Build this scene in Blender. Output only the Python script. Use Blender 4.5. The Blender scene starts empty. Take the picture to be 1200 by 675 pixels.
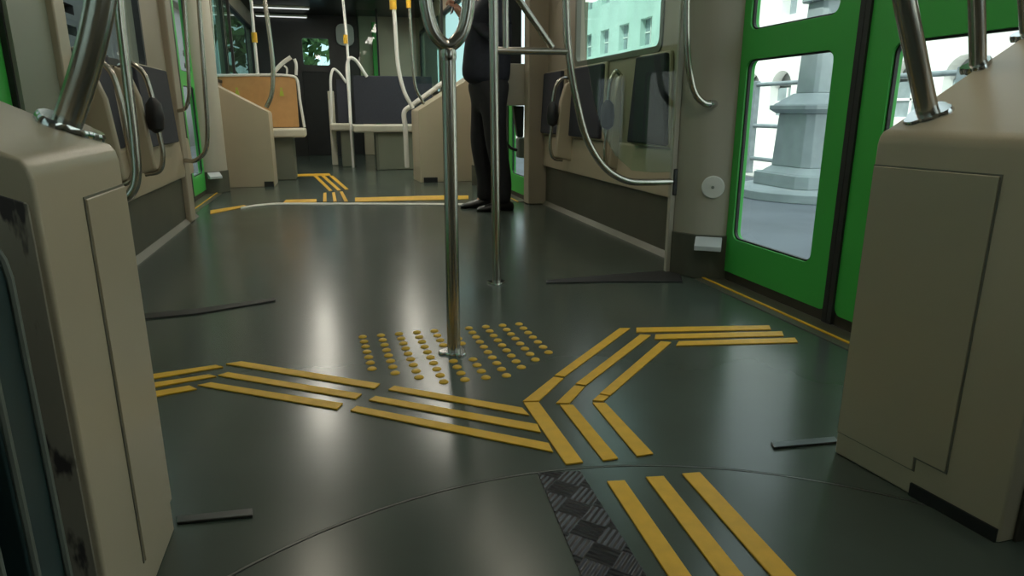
import bpy, bmesh, math, random
from mathutils import Vector, Matrix
random.seed(7)
sc = bpy.context.scene
COL = sc.collection
PI = math.pi
# ------------------------------------------------------------------ camera
F, CX, CY, VX, VY, H = 780.0, 600.0, 337.5, 388.0, 130.0, 0.70
yv = Vector(((VX-CX)/F, (CY-VY)/F, 1.0)).normalized()      # tram axis in (right, up, forward) camera axes
hz = Vector((1, 0, 0))
up = Vector((hz.y*yv.z-hz.z*yv.y, hz.z*yv.x-hz.x*yv.z, hz.x*yv.y-hz.y*yv.x)).normalized()
if up.y < 0: up = -up
xr = Vector((up.y*yv.z-up.z*yv.y, up.z*yv.x-up.x*yv.z, up.x*yv.y-up.y*yv.x))
if xr.x < 0: xr = -xr
ROWS = (xr, yv, up)
def at(px, py, X=None, Y=None, Z=None):
    """the point of the plane X=, Y= or Z= that is seen at a photo pixel"""
    c = Vector(((px-CX)/F, (CY-py)/F, 1.0))
    d = Vector((ROWS[0].dot(c), ROWS[1].dot(c), ROWS[2].dot(c)))
    t = X/d.x if X is not None else (Y/d.y if Y is not None else (Z-H)/d.z)
    return Vector((d.x*t, d.y*t, H+d.z*t))
cd = bpy.data.cameras.new('camera'); cam = bpy.data.objects.new('camera', cd); COL.objects.link(cam)
cd.sensor_width = 36; cd.lens = F/1200*36; cd.clip_start = .03; cd.clip_end = 200
M = Matrix.Identity(4)
for i in range(3):
    M[i][0] = ROWS[i].x; M[i][1] = ROWS[i].y; M[i][2] = -ROWS[i].z
M[2][3] = H
cam.matrix_world = M
sc.camera = cam

# ------------------------------------------------------------------ materials
MATS = {}
def mat(name, color=(.5,.5,.5), rough=.5, metal=0., spec=.5, noise=0., nscale=8., bump=0., bscale=60., emit=None, estr=0., coat=0., stretch=None, dark=None, rvar=0., offs=None):
    m = bpy.data.materials.new(name); m.use_nodes = True
    nt = m.node_tree; b = nt.nodes['Principled BSDF']
    b.inputs['Base Color'].default_value = (*color, 1)
    b.inputs['Roughness'].default_value = rough; b.inputs['Metallic'].default_value = metal
    b.inputs['Specular IOR Level'].default_value = spec
    b.inputs['Coat Weight'].default_value = coat
    if emit: b.inputs['Emission Color'].default_value = (*emit, 1); b.inputs['Emission Strength'].default_value = estr
    tc = None
    if noise or bump or rvar:
        tc = nt.nodes.new('ShaderNodeTexCoord'); mp = nt.nodes.new('ShaderNodeMapping')
        if offs: mp.inputs['Location'].default_value = offs
        if stretch: mp.inputs['Scale'].default_value = stretch
        nt.links.new(tc.outputs['Object'], mp.inputs['Vector'])
    if noise:
        n = nt.nodes.new('ShaderNodeTexNoise'); n.inputs['Scale'].default_value = nscale; n.inputs['Detail'].default_value = 6
        nt.links.new(mp.outputs['Vector'], n.inputs['Vector'])
        r = nt.nodes.new('ShaderNodeValToRGB')
        lo = dark or tuple(c*(1-noise) for c in color); hi = tuple(min(1, c*(1+noise*.6)) for c in color)
        r.color_ramp.elements[0].position = .3; r.color_ramp.elements[0].color = (*lo, 1)
        r.color_ramp.elements[1].position = .7; r.color_ramp.elements[1].color = (*hi, 1)
        nt.links.new(n.outputs['Fac'], r.inputs['Fac']); nt.links.new(r.outputs['Color'], b.inputs['Base Color'])
    if rvar:
        n2 = nt.nodes.new('ShaderNodeTexNoise'); n2.inputs['Scale'].default_value = 2.2; n2.inputs['Detail'].default_value = 4
        nt.links.new(mp.outputs['Vector'], n2.inputs['Vector'])
        mr = nt.nodes.new('ShaderNodeMapRange'); mr.inputs['To Min'].default_value = rough-rvar; mr.inputs['To Max'].default_value = rough+rvar
        nt.links.new(n2.outputs['Fac'], mr.inputs['Value']); nt.links.new(mr.outputs['Result'], b.inputs['Roughness'])
    if bump:
        n3 = nt.nodes.new('ShaderNodeTexNoise'); n3.inputs['Scale'].default_value = bscale; n3.inputs['Detail'].default_value = 3
        nt.links.new(mp.outputs['Vector'], n3.inputs['Vector'])
        bp = nt.nodes.new('ShaderNodeBump'); bp.inputs['Strength'].default_value = bump; bp.inputs['Distance'].default_value = .002
        nt.links.new(n3.outputs['Fac'], bp.inputs['Height']); nt.links.new(bp.outputs['Normal'], b.inputs['Normal'])
    MATS[name] = m
    return m
def glass(name, tint=(.9,.97,.95), refl=1.0):
    m = bpy.data.materials.new(name); m.use_nodes = True; nt = m.node_tree
    nt.nodes.remove(nt.nodes['Principled BSDF']); out = nt.nodes['Material Output']
    t = nt.nodes.new('ShaderNodeBsdfTransparent'); t.inputs['Color'].default_value = (*tint, 1)
    g = nt.nodes.new('ShaderNodeBsdfGlossy'); g.inputs['Roughness'].default_value = .03
    fr = nt.nodes.new('ShaderNodeFresnel'); fr.inputs['IOR'].default_value = 1.45
    mx = nt.nodes.new('ShaderNodeMixShader')
    ge = nt.nodes.new('ShaderNodeNewGeometry'); inv = nt.nodes.new('ShaderNodeMath'); inv.operation = 'SUBTRACT'; inv.inputs[0].default_value = 1
    mu = nt.nodes.new('ShaderNodeMath'); mu.operation = 'MULTIPLY'      # reflect on the outer face of the slab only, as thin glass does
    nt.links.new(ge.outputs['Backfacing'], inv.inputs[1]); nt.links.new(inv.outputs[0], mu.inputs[0]); nt.links.new(fr.outputs['Fac'], mu.inputs[1])
    nt.links.new(mu.outputs[0], mx.inputs['Fac']); nt.links.new(t.outputs['BSDF'], mx.inputs[1]); nt.links.new(g.outputs['BSDF'], mx.inputs[2])
    nt.links.new(mx.outputs['Shader'], out.inputs['Surface'])
    MATS[name] = m; return m
mat('floor', (.060,.078,.064), .23, spec=.55, noise=.10, nscale=3.1, rvar=.05, offs=(3.3,1.7,.413))
mat('beige', (.47,.40,.285), .33, noise=.05, nscale=3, bump=.05, bscale=300)
mat('beige_wall', (.38,.325,.24), .5, noise=.05, nscale=3)
mat('post_paint', (.40,.37,.30), .45, noise=.04, nscale=3)
mat('grey_green_paint', (.16,.17,.13), .5, noise=.05, nscale=3)
mat('sage_paint', (.24,.26,.20), .45, noise=.05, nscale=3)
mat('cream', (.60,.57,.47), .4, noise=.04, nscale=4)
mat('wall_low', (.085,.085,.062), .45, noise=.12, nscale=5)
mat('cove', (.17,.165,.13), .4, noise=.08)
mat('kick_daylight', (.55,.58,.60), .22, noise=.05, nscale=10)  # pale bluish tone holds the daylight falling on the kick ledge
mat('seam', (.12,.125,.115), .4, metal=.5, noise=.5, nscale=4)
mat('threshold_glare', (.75,.74,.68), .3, noise=.05, nscale=10)  # near-white stands in for glare on the aluminium joint strip
mat('dull_metal', (.13,.135,.135), .35, metal=1., noise=.2, nscale=25)
mat('ceiling', (.42,.41,.37), .6, noise=.04, nscale=2)
mat('dark_shell', (.022,.023,.024), .35, noise=.2, nscale=4)
mat('black', (.012,.012,.013), .5, noise=.2, nscale=12)
mat('rubber', (.018,.018,.018), .55, noise=.25, nscale=20)
mat('steel', (.50,.47,.42), .24, metal=1., noise=.08, nscale=30, stretch=(1,1,.08))
mat('steel_shiny', (.62,.62,.62), .14, metal=1., noise=.06, nscale=20)
mat('alu', (.30,.31,.30), .38, metal=1., noise=.15, nscale=25)
mat('white_tube', (.85,.83,.79), .25, noise=.04, nscale=10)
mat('yellow', (.78,.44,.025), .5, noise=.10, nscale=30, bump=.1, bscale=200)
mat('yellow_dot', (.72,.43,.03), .5, noise=.12, nscale=60)
mat('green', (.055,.46,.07), .35, noise=.05, nscale=3)
mat('navy_pad', (.022,.025,.038), .75, noise=.2, nscale=60, bump=.2, bscale=400)
mat('teal_pad', (.018,.040,.042), .4, noise=.3, nscale=10, stretch=(1,1,.2))
mat('piping', (.16,.18,.155), .5, noise=.1)
mat('orange', (.56,.30,.11), .6, noise=.08, nscale=12, bump=.1, bscale=300)
mat('picto', (.42,.50,.05), .5, noise=.05)
mat('apron', (.055,.045,.030), .5, noise=.2, nscale=10)
mat('lamp_glow', (.8,.8,.8), .5, emit=(1,.92,.74), estr=6.8, noise=.02)
mat('lamp_far', (.8,.8,.8), .5, emit=(1,.95,.82), estr=15.0, noise=.02)
mat('lamp_dim', (.8,.8,.8), .5, emit=(.95,1,.97), estr=.5, noise=.02)
mat('jacket', (.012,.014,.024), .8, noise=.25, nscale=30, bump=.4, bscale=90)
mat('trousers', (.009,.009,.011), .85, noise=.25, nscale=25, bump=.4, bscale=70)
mat('skin', (.55,.28,.20), .5, noise=.06, nscale=20)
mat('hair', (.03,.022,.016), .6, noise=.3, nscale=50)
mat('shoe', (.010,.010,.010), .35, noise=.2, nscale=20)
mat('white_plastic', (.66,.66,.62), .35, noise=.03)
mat('grey_plastic', (.19,.21,.19), .5, noise=.1)
mat('street', (.16,.18,.205), .8, noise=.22, nscale=1.2, bump=.3, bscale=20)
mat('plaza', (.62,.60,.56), .85, noise=.12, nscale=1.0)
mat('stone', (.40,.45,.46), .8, noise=.14, nscale=4, bump=.3, bscale=25)
mat('facade_white', (.80,.80,.78), .8, noise=.06, nscale=.8)
mat('facade_teal', (.52,.66,.62), .7, noise=.10, nscale=.8)
mat('facade_left', (.44,.52,.49), .8, noise=.15, nscale=.6)
mat('window_dark', (.28,.34,.36), .12, noise=.3, nscale=2)
mat('recess', (.46,.47,.47), .7, noise=.1, nscale=2)
mat('iron', (.22,.26,.28), .5, noise=.2, nscale=10)
mat('leaf', (.10,.17,.045), .7, noise=.5, nscale=6)
mat('bark', (.09,.06,.04), .9, noise=.4, nscale=9)
mat('graffiti', (.62,.30,.36), .7, noise=.1)
glass('pane', (.90,.97,.95)); glass('pane_far', (.66,.84,.80)); glass('screen', (.80,.90,.86))
# beige paint with dark scuffs on the near end of the first box
def scuffed():
    m = mat('beige_scuffed', (.36,.32,.25), .45); nt = m.node_tree; b = nt.nodes['Principled BSDF']
    tc = nt.nodes.new('ShaderNodeTexCoord'); mp = nt.nodes.new('ShaderNodeMapping'); mp.inputs['Scale'].default_value = (26, 3, 7)
    n = nt.nodes.new('ShaderNodeTexNoise'); n.inputs['Scale'].default_value = 1.3; n.inputs['Detail'].default_value = 4
    r = nt.nodes.new('ShaderNodeValToRGB'); e = r.color_ramp.elements
    e[0].position = .545; e[0].color = (.36,.32,.25,1); e[1].position = .60; e[1].color = (.06,.05,.05,1)
    nt.links.new(tc.outputs['Object'], mp.inputs['Vector']); nt.links.new(mp.outputs['Vector'], n.inputs['Vector'])
    nt.links.new(n.outputs['Fac'], r.inputs['Fac']); nt.links.new(r.outputs['Color'], b.inputs['Base Color'])
scuffed()
# raised five-bar tread pattern for the metal tread plate
def tread():
    m = mat('tread', (.06,.058,.064), .28, metal=.6); nt = m.node_tree; b = nt.nodes['Principled BSDF']
    tc = nt.nodes.new('ShaderNodeTexCoord'); ch = nt.nodes.new('ShaderNodeTexChecker'); ch.inputs['Scale'].default_value = 21
    hs = []
    for ang in (45, -45):
        mp = nt.nodes.new('ShaderNodeMapping'); mp.inputs['Rotation'].default_value = (0, 0, math.radians(ang))
        w = nt.nodes.new('ShaderNodeTexWave'); w.inputs['Scale'].default_value = 30
        nt.links.new(tc.outputs['Object'], mp.inputs['Vector']); nt.links.new(mp.outputs['Vector'], w.inputs['Vector']); hs.append(w)
    mp = nt.nodes.new('ShaderNodeMapping'); mp.inputs['Rotation'].default_value = (0, 0, math.radians(45)); mp.inputs['Location'].default_value = (.003,.004,.01)
    nt.links.new(tc.outputs['Object'], mp.inputs['Vector']); nt.links.new(mp.outputs['Vector'], ch.inputs['Vector'])
    mx = nt.nodes.new('ShaderNodeMix'); mx.data_type = 'FLOAT'
    nt.links.new(ch.outputs['Fac'], mx.inputs[0]); nt.links.new(hs[0].outputs['Fac'], mx.inputs[2]); nt.links.new(hs[1].outputs['Fac'], mx.inputs[3])
    bp = nt.nodes.new('ShaderNodeBump'); bp.inputs['Strength'].default_value = .9; bp.inputs['Distance'].default_value = .003
    nt.links.new(mx.outputs[0], bp.inputs['Height']); nt.links.new(bp.outputs['Normal'], b.inputs['Normal'])
tread()

# ------------------------------------------------------------------ mesh helpers
class MB:
    def __init__(s): s.bm = bmesh.new()
    def box(s, x0, x1, y0, y1, z0, z1):
        v = [s.bm.verts.new((x, y, z)) for x in (x0, x1) for y in (y0, y1) for z in (z0, z1)]
        for f in ((0,1,3,2),(4,6,7,5),(0,4,5,1),(2,3,7,6),(0,2,6,4),(1,5,7,3)): s.bm.faces.new([v[i] for i in f])
        return s
    def prism(s, base, off):
        off = Vector(off); a = [s.bm.verts.new(p) for p in base]; b = [s.bm.verts.new(Vector(p)+off) for p in base]
        n = len(base); s.bm.faces.new(a[::-1]); s.bm.faces.new(b)
        for i in range(n): s.bm.faces.new((a[i], a[(i+1) % n], b[(i+1) % n], b[i]))
        return s
    def loft(s, rings, cap=True):
        rv = [[s.bm.verts.new(p) for p in r] for r in rings]; n = len(rings[0])
        for i in range(len(rv)-1):
            for j in range(n):
                s.bm.faces.new((rv[i][j], rv[i][(j+1) % n], rv[i+1][(j+1) % n], rv[i+1][j]))
        if cap: s.bm.faces.new(rv[0][::-1]); s.bm.faces.new(rv[-1])
        return s
    def tube(s, pts, r, n=16, closed=False, sub=8, smooth=True):
        P = [Vector(p) for p in pts]
        if smooth and len(P) > 2:
            Q = []
            for i in range(len(P)-1):
                p0 = P[i-1] if i > 0 else P[i]*2-P[i+1]; p1 = P[i]; p2 = P[i+1]; p3 = P[i+2] if i+2 < len(P) else P[i+1]*2-P[i]
                # centripetal Catmull-Rom
                t0 = 0; t1 = t0+max((p1-p0).length, 1e-5)**.5; t2 = t1+max((p2-p1).length, 1e-5)**.5; t3 = t2+max((p3-p2).length, 1e-5)**.5
                for k in range(sub):
                    t = t1+(t2-t1)*k/sub
                    A1 = p0*((t1-t)/(t1-t0))+p1*((t-t0)/(t1-t0)); A2 = p1*((t2-t)/(t2-t1))+p2*((t-t1)/(t2-t1)); A3 = p2*((t3-t)/(t3-t2))+p3*((t-t2)/(t3-t2))
                    B1 = A1*((t2-t)/(t2-t0))+A2*((t-t0)/(t2-t0)); B2 = A2*((t3-t)/(t3-t1))+A3*((t-t1)/(t3-t1))
                    Q.append(B1*((t2-t)/(t2-t1))+B2*((t-t1)/(t2-t1)))
            Q.append(P[-1]); P = Q
        rs = r if isinstance(r, (list, tuple)) else None
        rings = []; T = (P[1]-P[0]).normalized(); N = T.orthogonal().normalized()
        for i, p in enumerate(P):
            t = (P[min(i+1, len(P)-1)]-P[max(i-1, 0)]).normalized()
            N = (N-t*N.dot(t)).normalized(); B = t.cross(N)
            rr = r if rs is None else rs[0]+(rs[1]-rs[0])*i/(len(P)-1)
            rings.append([p+(N*math.cos(2*PI*j/n)+B*math.sin(2*PI*j/n))*rr for j in range(n)])
        s.loft(rings); return s
    def cyl(s, a, b, r, n=24, r2=None):
        return s.tube([a, b], [r, r if r2 is None else r2], n=n, smooth=False)
    def lathe(s, c, prof, n=28, axis=(0,0,1)):
        c = Vector(c); q = Vector((0,0,1)).rotation_difference(Vector(axis))
        s.loft([[c+q @ Vector((r*math.cos(2*PI*j/n), r*math.sin(2*PI*j/n), z)) for j in range(n)] for r, z in prof]); return s
    def plate(s, outer, holes, f, t):
        """2-D outline with holes, thickness t; f(u, v, w) maps to space"""
        bm2 = bmesh.new()
        for loop in [outer]+holes:
            vs = [bm2.verts.new((u, v, 0)) for u, v in loop]
            for i in range(len(vs)): bm2.edges.new((vs[i], vs[(i+1) % len(vs)]))
        bmesh.ops.triangle_fill(bm2, use_beauty=True, use_dissolve=False, edges=bm2.edges[:])
        fs = bm2.faces[:]
        ext = bmesh.ops.extrude_face_region(bm2, geom=fs)
        for v in [g for g in ext['geom'] if isinstance(g, bmesh.types.BMVert)]: v.co.z = t
        bm2.verts.ensure_lookup_table(); mp = {}
        for v in bm2.verts: mp[v] = s.bm.verts.new(f(v.co.x, v.co.y, v.co.z))
        for fc in bm2.faces:
            try: s.bm.faces.new([mp[v] for v in fc.verts])
            except ValueError: pass
        bm2.free(); return s
def wpos(o):
    p = Vector((0,0,0))
    while o is not None: p += o.location; o = o.parent
    return p
def link_mesh(name, mb, m, parent=None, loc=None, bevel=0., seg=2, smooth=False, rot=None):
    bm = mb.bm; bmesh.ops.remove_doubles(bm, verts=bm.verts[:], dist=1e-6) if len(bm.verts) < 4000 else None
    bmesh.ops.recalc_face_normals(bm, faces=bm.faces[:])
    off = wpos(parent) if parent is not None else Vector(loc or (0,0,0))
    if off.length: bmesh.ops.translate(bm, verts=bm.verts[:], vec=-off)
    me = bpy.data.meshes.new(name); bm.to_mesh(me); bm.free()
    me.materials.append(MATS[m])
    if smooth: me.polygons.foreach_set('use_smooth', [True]*len(me.polygons)); me.set_sharp_from_angle(angle=math.radians(40))
    o = bpy.data.objects.new(name, me); COL.objects.link(o)
    if parent is not None: o.parent = parent
    else: o.location = off
    if bevel and not smooth:
        me.polygons.foreach_set('use_smooth', [True]*len(me.polygons)); me.set_sharp_from_angle(angle=math.radians(40))
    if bevel:
        b = o.modifiers.new('bevel', 'BEVEL'); b.width = bevel; b.segments = seg; b.limit_method = 'ANGLE'; b.angle_limit = math.radians(35); b.harden_normals = True
    return o
def tag(o, label, cat, group=None, kind=None):
    o['label'] = label; o['category'] = cat
    if group: o['group'] = group
    if kind: o['kind'] = kind
    return o
def thing(name, label, cat, loc, group=None):
    o = bpy.data.objects.new(name, None); COL.objects.link(o); o.location = loc; o.empty_display_size = .1
    return tag(o, label, cat, group)
def struct(name, mb, m, parent=None, **k):
    o = link_mesh(name, mb, m, parent, **k)
    if parent is None: o['kind'] = 'structure'
    return o
def struct_root(name, loc):
    o = bpy.data.objects.new(name, None); COL.objects.link(o); o.location = loc; o['kind'] = 'structure'; return o
def rrect(u0, u1, v0, v1, r, n=5):
    pts = []
    for cu, cv, a0 in ((u1-r, v1-r, 0), (u0+r, v1-r, 90), (u0+r, v0+r, 180), (u1-r, v0+r, 270)):
        for k in range(n+1):
            a = math.radians(a0+90*k/n); pts.append((cu+r*math.cos(a), cv+r*math.sin(a)))
    return pts
def rect(u0, u1, v0, v1): return [(u0,v0),(u1,v0),(u1,v1),(u0,v1)]

# ================================================================== SETTING
XR, XL, XC = 1.57, -.955, .3075          # first car: inner wall planes, centre
XR2, XL2 = 1.45, -1.08                   # second car
ZC = 2.15
mirror = lambda x: 2*XC-x
# floor with the round turntable opening
DC, DR = (.338, .215), .925
circ = lambda r, n=96: [(DC[0]+r*math.cos(2*PI*k/n), DC[1]+r*math.sin(2*PI*k/n)) for k in range(n)]
mb = MB(); hs = 1.05; ring_in, ring_out = [], []
for k in range(96):
    a = 2*PI*k/96; c_, s_ = math.cos(a), math.sin(a); q = hs/max(abs(c_), abs(s_))
    ring_in.append((DC[0]+(DR+.006)*c_, DC[1]+(DR+.006)*s_)); ring_out.append((DC[0]+q*c_, DC[1]+q*s_))
mb.loft([[(u,v,-.04) for u, v in ring_in], [(u,v,0) for u, v in ring_in], [(u,v,0) for u, v in ring_out]], cap=False)
for x0, x1, y0, y1 in ((-1.2,1.75,DC[1]+hs,12.0),(-1.2,1.75,-2.6,DC[1]-hs),(-1.2,DC[0]-hs,DC[1]-hs,DC[1]+hs),(DC[0]+hs,1.75,DC[1]-hs,DC[1]+hs)):
    mb.bm.faces.new([mb.bm.verts.new(p_) for p_ in ((x0,y0,0),(x1,y0,0),(x1,y1,0),(x0,y1,0))])
struct('floor', mb, 'floor')
mb = MB(); mb.lathe((DC[0],DC[1],0), [(.02,-.04),(DR,-.04),(DR,-.004),(DR-.004,.001),(.02,.001)], n=128); struct('floor_turntable', mb, 'floor', smooth=True)
mb = MB(); mb.plate(circ(DR+.0058), [circ(DR+.0008)], lambda u,v,w: (u,v,w-.03), .0297); struct('trim_1', mb, 'seam')
mb = MB(); mb.box(-1.2, 1.75, -2.6, 12., -.10, -.041); struct('floor_underframe', mb, 'black')
# ceiling
mb = MB(); mb.box(-1.2, 1.75, -2.6, 12.0, ZC, ZC+.1); struct('ceiling', mb, 'ceiling')
mb = MB(); mb.box(-1.1, 1.5, 9.7, 11.5, ZC-.012, ZC); struct('ceiling_cab', mb, 'dark_shell')
# walls (holes in (y, z))
def wall(name, x_in, side, ya, yb, holes, m='beige_wall', t=.07):
    mb = MB(); mb.plate(rect(ya, yb, -.04, ZC), holes, lambda u,v,w: (x_in+side*w, u, v), t); return struct(name, mb, m)
D1, D2 = (1.11, 2.51), (5.05, 6.35)
dh = lambda d: rect(d[0], d[1], -.02, 1.98)
# each first-car wall runs from behind the camera to the articulation
def car_wall(name, x, side, wins):
    mb = MB()
    f = lambda u,v,w: (x+side*w, u, v)
    mb.plate(rect(-2.6, D1[0], -.04, ZC), [rrect(-2.2, .65, .95, 1.85, .06)], f, .07)
    mb.plate(rect(D1[0], D1[1], 1.98, ZC), [], f, .07)
    mb.plate(rect(D1[1], 5.0, -.04, ZC), wins, f, .07)
    return struct(name, mb, 'beige_wall')
car_wall('wall_right', XR, 1, [rrect(3.13, 4.32, 1.0, 1.85, .04)])
car_wall('wall_left', XL, -1, [rrect(2.97, 4.15, .925, 1.85, .04)])
def car_wall2(name, x, side, wins):
    mb = MB(); f = lambda u,v,w: (x+side*w, u, v)
    mb.plate(rect(5.0, D2[0], -.04, ZC), [], f, .07)
    mb.plate(rect(D2[0], D2[1], 1.98, ZC), [], f, .07)
    mb.plate(rect(D2[1], 12., -.04, ZC), wins, f, .07)
    return struct(name, mb, 'beige_wall')
car_wall2('wall_far_right', XR2, 1, [rrect(6.95, 9.2, .95, 1.9, .06), rrect(9.35, 11.3, .95, 1.9, .06)])
car_wall2('wall_far_left', XL2, -1, [rrect(7.05, 8.3, 1.0, 1.9, .06), rrect(8.42, 11.2, 1.0, 1.9, .06)])
mb = MB(); mb.box(-1.2, 1.75, -2.68, -2.6, -.04, ZC); struct('wall_back', mb, 'beige_wall')
# windows
def window(n, x, side, y0, y1, z0, z1, r=.04, m='pane', fm='rubber', bar=None):
    root = struct_root('window_%d' % n, (x+side*.03, (y0+y1)/2, z0))
    mb = MB(); f = lambda u,v,w: (x-side*.008+side*w, u, v)
    mb.plate(rrect(y0-.022, y1+.022, z0-.022, z1+.022, r+.01), [rrect(y0+.008, y1-.008, z0+.008, z1-.008, r)], f, .03); link_mesh('window_frame', mb, fm, root)
    mb = MB(); mb.plate(rrect(y0, y1, z0, z1, r), [], lambda u,v,w: (x+side*.02+side*w, u, v), .005); link_mesh('pane', mb, m, root)
window(1, XR, 1, 3.13, 4.32, 1.0, 1.85, fm='grey_green_paint')
window(2, XL, -1, 2.97, 4.15, .925, 1.85)
window(3, XR, 1, -2.2, .65, .95, 1.85); window(4, XL, -1, -2.2, .65, .95, 1.85)
window(5, XR2, 1, 6.95, 9.2, .95, 1.9, m='pane_far'); window(6, XR2, 1, 9.35, 11.3, .95, 1.9, m='pane_far')
window(7, XL2, -1, 7.05, 8.3, 1.0, 1.9, m='pane_far'); window(8, XL2, -1, 8.42, 11.2, 1.0, 1.9, m='pane_far')

# lower dark wall band + cove + seat ledge on both sides of the first car, between door post and articulation
for nm, x, s in (('right', XR, 1), ('left', XL, -1)):
    mb = MB(); mb.box(min(x,x-s*.006), max(x,x-s*.006), 2.74, 4.95, 0, .30); struct('baseboard_'+nm, mb, 'wall_low')
    mb = MB(); mb.prism([(x-s*.006,2.74,.028),(x-s*.03,2.74,.0),(x-s*.006,2.74,0)], (0,2.21,0)); struct('trim_cove_'+nm, mb, 'cove')
    mb = MB(); mb.prism([(x,2.74,.30),(x-s*.03,2.74,.295),(x-s*.034,2.74,.325),(x-s*.022,2.74,.52),(x,2.74,.53)], (0,2.21,0)); struct('trim_ledge_'+nm, mb, 'beige', bevel=.006)
# articulation portal between the cars
def portal(nm, xi, xo, yy):
    mb = MB(); mb.box(min(xi,xo), max(xi,xo), yy, yy+.14, 0, ZC); struct('trim_portal_'+nm, mb, 'beige_wall', bevel=.012)
portal('right', 1.425, 1.64, 4.93); portal('left', -.918, -1.15, 4.66)
mb = MB(); mb.prism([(-.918,4.66,ZC-.14),(-.918,4.66,ZC),(1.425,4.93,ZC),(1.425,4.93,ZC-.14)], (0,.14,0)); struct('trim_portal_top', mb, 'beige_wall')
mb = MB(); mb.box(1.45, 1.64, 5.0, 5.02, 0, ZC); mb.box(-1.15, -.96, 5.0, 5.02, 0, ZC); struct('wall_joint', mb, 'dark_shell')

# door posts (chamfered columns beside the doors) with dark plinth and sloping kick ledge coloured as lit from the door
POST = [(1.425,2.665),(1.425,2.615),(1.475,2.52),(1.565,2.457),(1.63,2.457),(1.63,2.93),(1.57,2.93),(1.51,2.74)]
def post(nm, fx, fy, m='post_paint'):
    base = [(fx(x), fy(y)) for x, y in POST]
    mb = MB(); mb.prism([(x,y,.0) for x,y in base], (0,0,ZC)); struct('trim_post_'+nm, mb, m, bevel=.006)
    p2 = [(1.418,2.67),(1.418,2.612),(1.470,2.512),(1.56,2.45),(1.63,2.45),(1.63,2.6),(1.5,2.74)]
    mb = MB(); mb.prism([(fx(x),fy(y),0) for x,y in p2], (0,0,.19)); struct('trim_plinth_'+nm, mb, 'wall_low', bevel=.004)
    a, b = Vector((1.470,2.512,0)), Vector((1.56,2.45,0)); n = Vector((-.566,-.824,0)); T = lambda v: (fx(v.x), fy(v.y), v.z)
    q = [a+Vector((0,0,.185)), a+n*.045+Vector((0,0,.15)), a+n*.045+Vector((0,0,.13)), a+Vector((0,0,.13))]
    mb = MB(); mb.prism([T(v) for v in q], Vector(T(b))-Vector(T(a))); struct('trim_kick_'+nm, mb, 'kick_daylight', bevel=.003)
ident = lambda v: v
post('right', ident, ident)
mb = MB(); mb.box(XL, XL+.016, 2.51, 2.83, 0, ZC); struct('trim_post_left', mb, 'sage_paint')
mb = MB(); mb.box(XL, XL+.04, 2.83, 2.94, 0, ZC); struct('trim_column_left', mb, 'beige', bevel=.008)
fy2 = lambda y: D1[0]-(y-D1[1]); post('near_right', ident, fy2); post('near_left', mirror, fy2, 'grey_green_paint')
fyD = lambda y: y-D1[1]+D2[1]; post('far_left', lambda x: -(x-XR)+XL2, fyD); post('far_right', lambda x: x-XR+XR2, fyD)
# doors: two leaves each, every leaf with two rounded windows
def door(n, x, side, d, glassm='pane'):
    root = struct_root('door_%d' % n, (x+side*.04, (d[0]+d[1])/2, 0)); mid = (d[0]+d[1])/2
    for y0, y1, e in ((d[0]+.012, mid-.022, 1), (mid+.022, d[1]-.012, -1)):
        f = lambda u,v,w: (x+side*(.012+w), u, v)
        a, b = (y0+.085, y1-.10) if e == 1 else (y0+.10, y1-.085)
        wins = [(a, b, .185, .892), (a, b, 1.0, 1.86)]
        mb = MB(); mb.plate(rrect(y0, y1, .040, 1.965, .03), [rrect(*w, .035) for w in wins], f, .038); leaf = link_mesh('door_leaf', mb, 'green', root, bevel=.004)
        for w in wins:
            mb = MB(); mb.plate(rrect(w[0]-.004, w[1]+.004, w[2]-.004, w[3]+.004, .035), [], lambda u,v,q: (x+side*(.032+q), u, v), .006); link_mesh('pane', mb, glassm, leaf)
            mb = MB(); mb.plate(rrect(w[0]-.001, w[1]+.001, w[2]-.001, w[3]+.001, .035), [rrect(w[0]+.006, w[1]-.006, w[2]+.006, w[3]-.006, .030)], lambda u,v,q: (x+side*(.020+q), u, v), .012); link_mesh('window_gasket', mb, 'rubber', leaf)
        mb = MB(); ym = mid-.001 if e == 1 else mid+.001; mb.box(min(x+side*.004,x+side*.05), max(x+side*.004,x+side*.05), min(ym, ym-e*.021), max(ym, ym-e*.021), .006, 1.965); link_mesh('edge_seal', mb, 'rubber', leaf)
        mb = MB(); mb.box(min(x+side*.02,x+side*.05), max(x+side*.02,x+side*.05), y0, y1, .004, .04); link_mesh('bottom_apron', mb, 'apron', leaf)
    for yy in (d[0], d[1]-.012):
        mb = MB(); mb.box(min(x-side*.004,x+side*.05), max(x-side*.004,x+side*.05), yy, yy+.012, .004, 1.97); link_mesh('jamb_seal', mb, 'rubber', root)
    mb = MB(); mb.box(min(x,x+side*.06), max(x,x+side*.06), d[0], d[1], 1.965, 1.98); link_mesh('head_seal', mb, 'rubber', root)
door(1, XR, 1, D1); door(2, XL, -1, D1); door(3, XR2, 1, D2); door(4, XL2, -1, D2)
# thresholds
for k, (x, s, d) in enumerate(((XR, 1, D1), (XL, -1, D1), (XR2, 1, D2), (XL2, -1, D2))):
    mb = MB(); a, b = x-s*.105, x+s*.02; mb.box(min(a,b), max(a,b), d[0]+.05, d[1]-.02, 0, .003); struct('trim_%d' % (2+2*k), mb, 'wall_low', bevel=.001)
    a, b = x-s*.068, x-s*.058; mb = MB(); mb.box(min(a,b), max(a,b), d[0]+.05, d[1]-.02, .002, .007); struct('trim_%d' % (3+2*k), mb, 'yellow')
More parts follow.
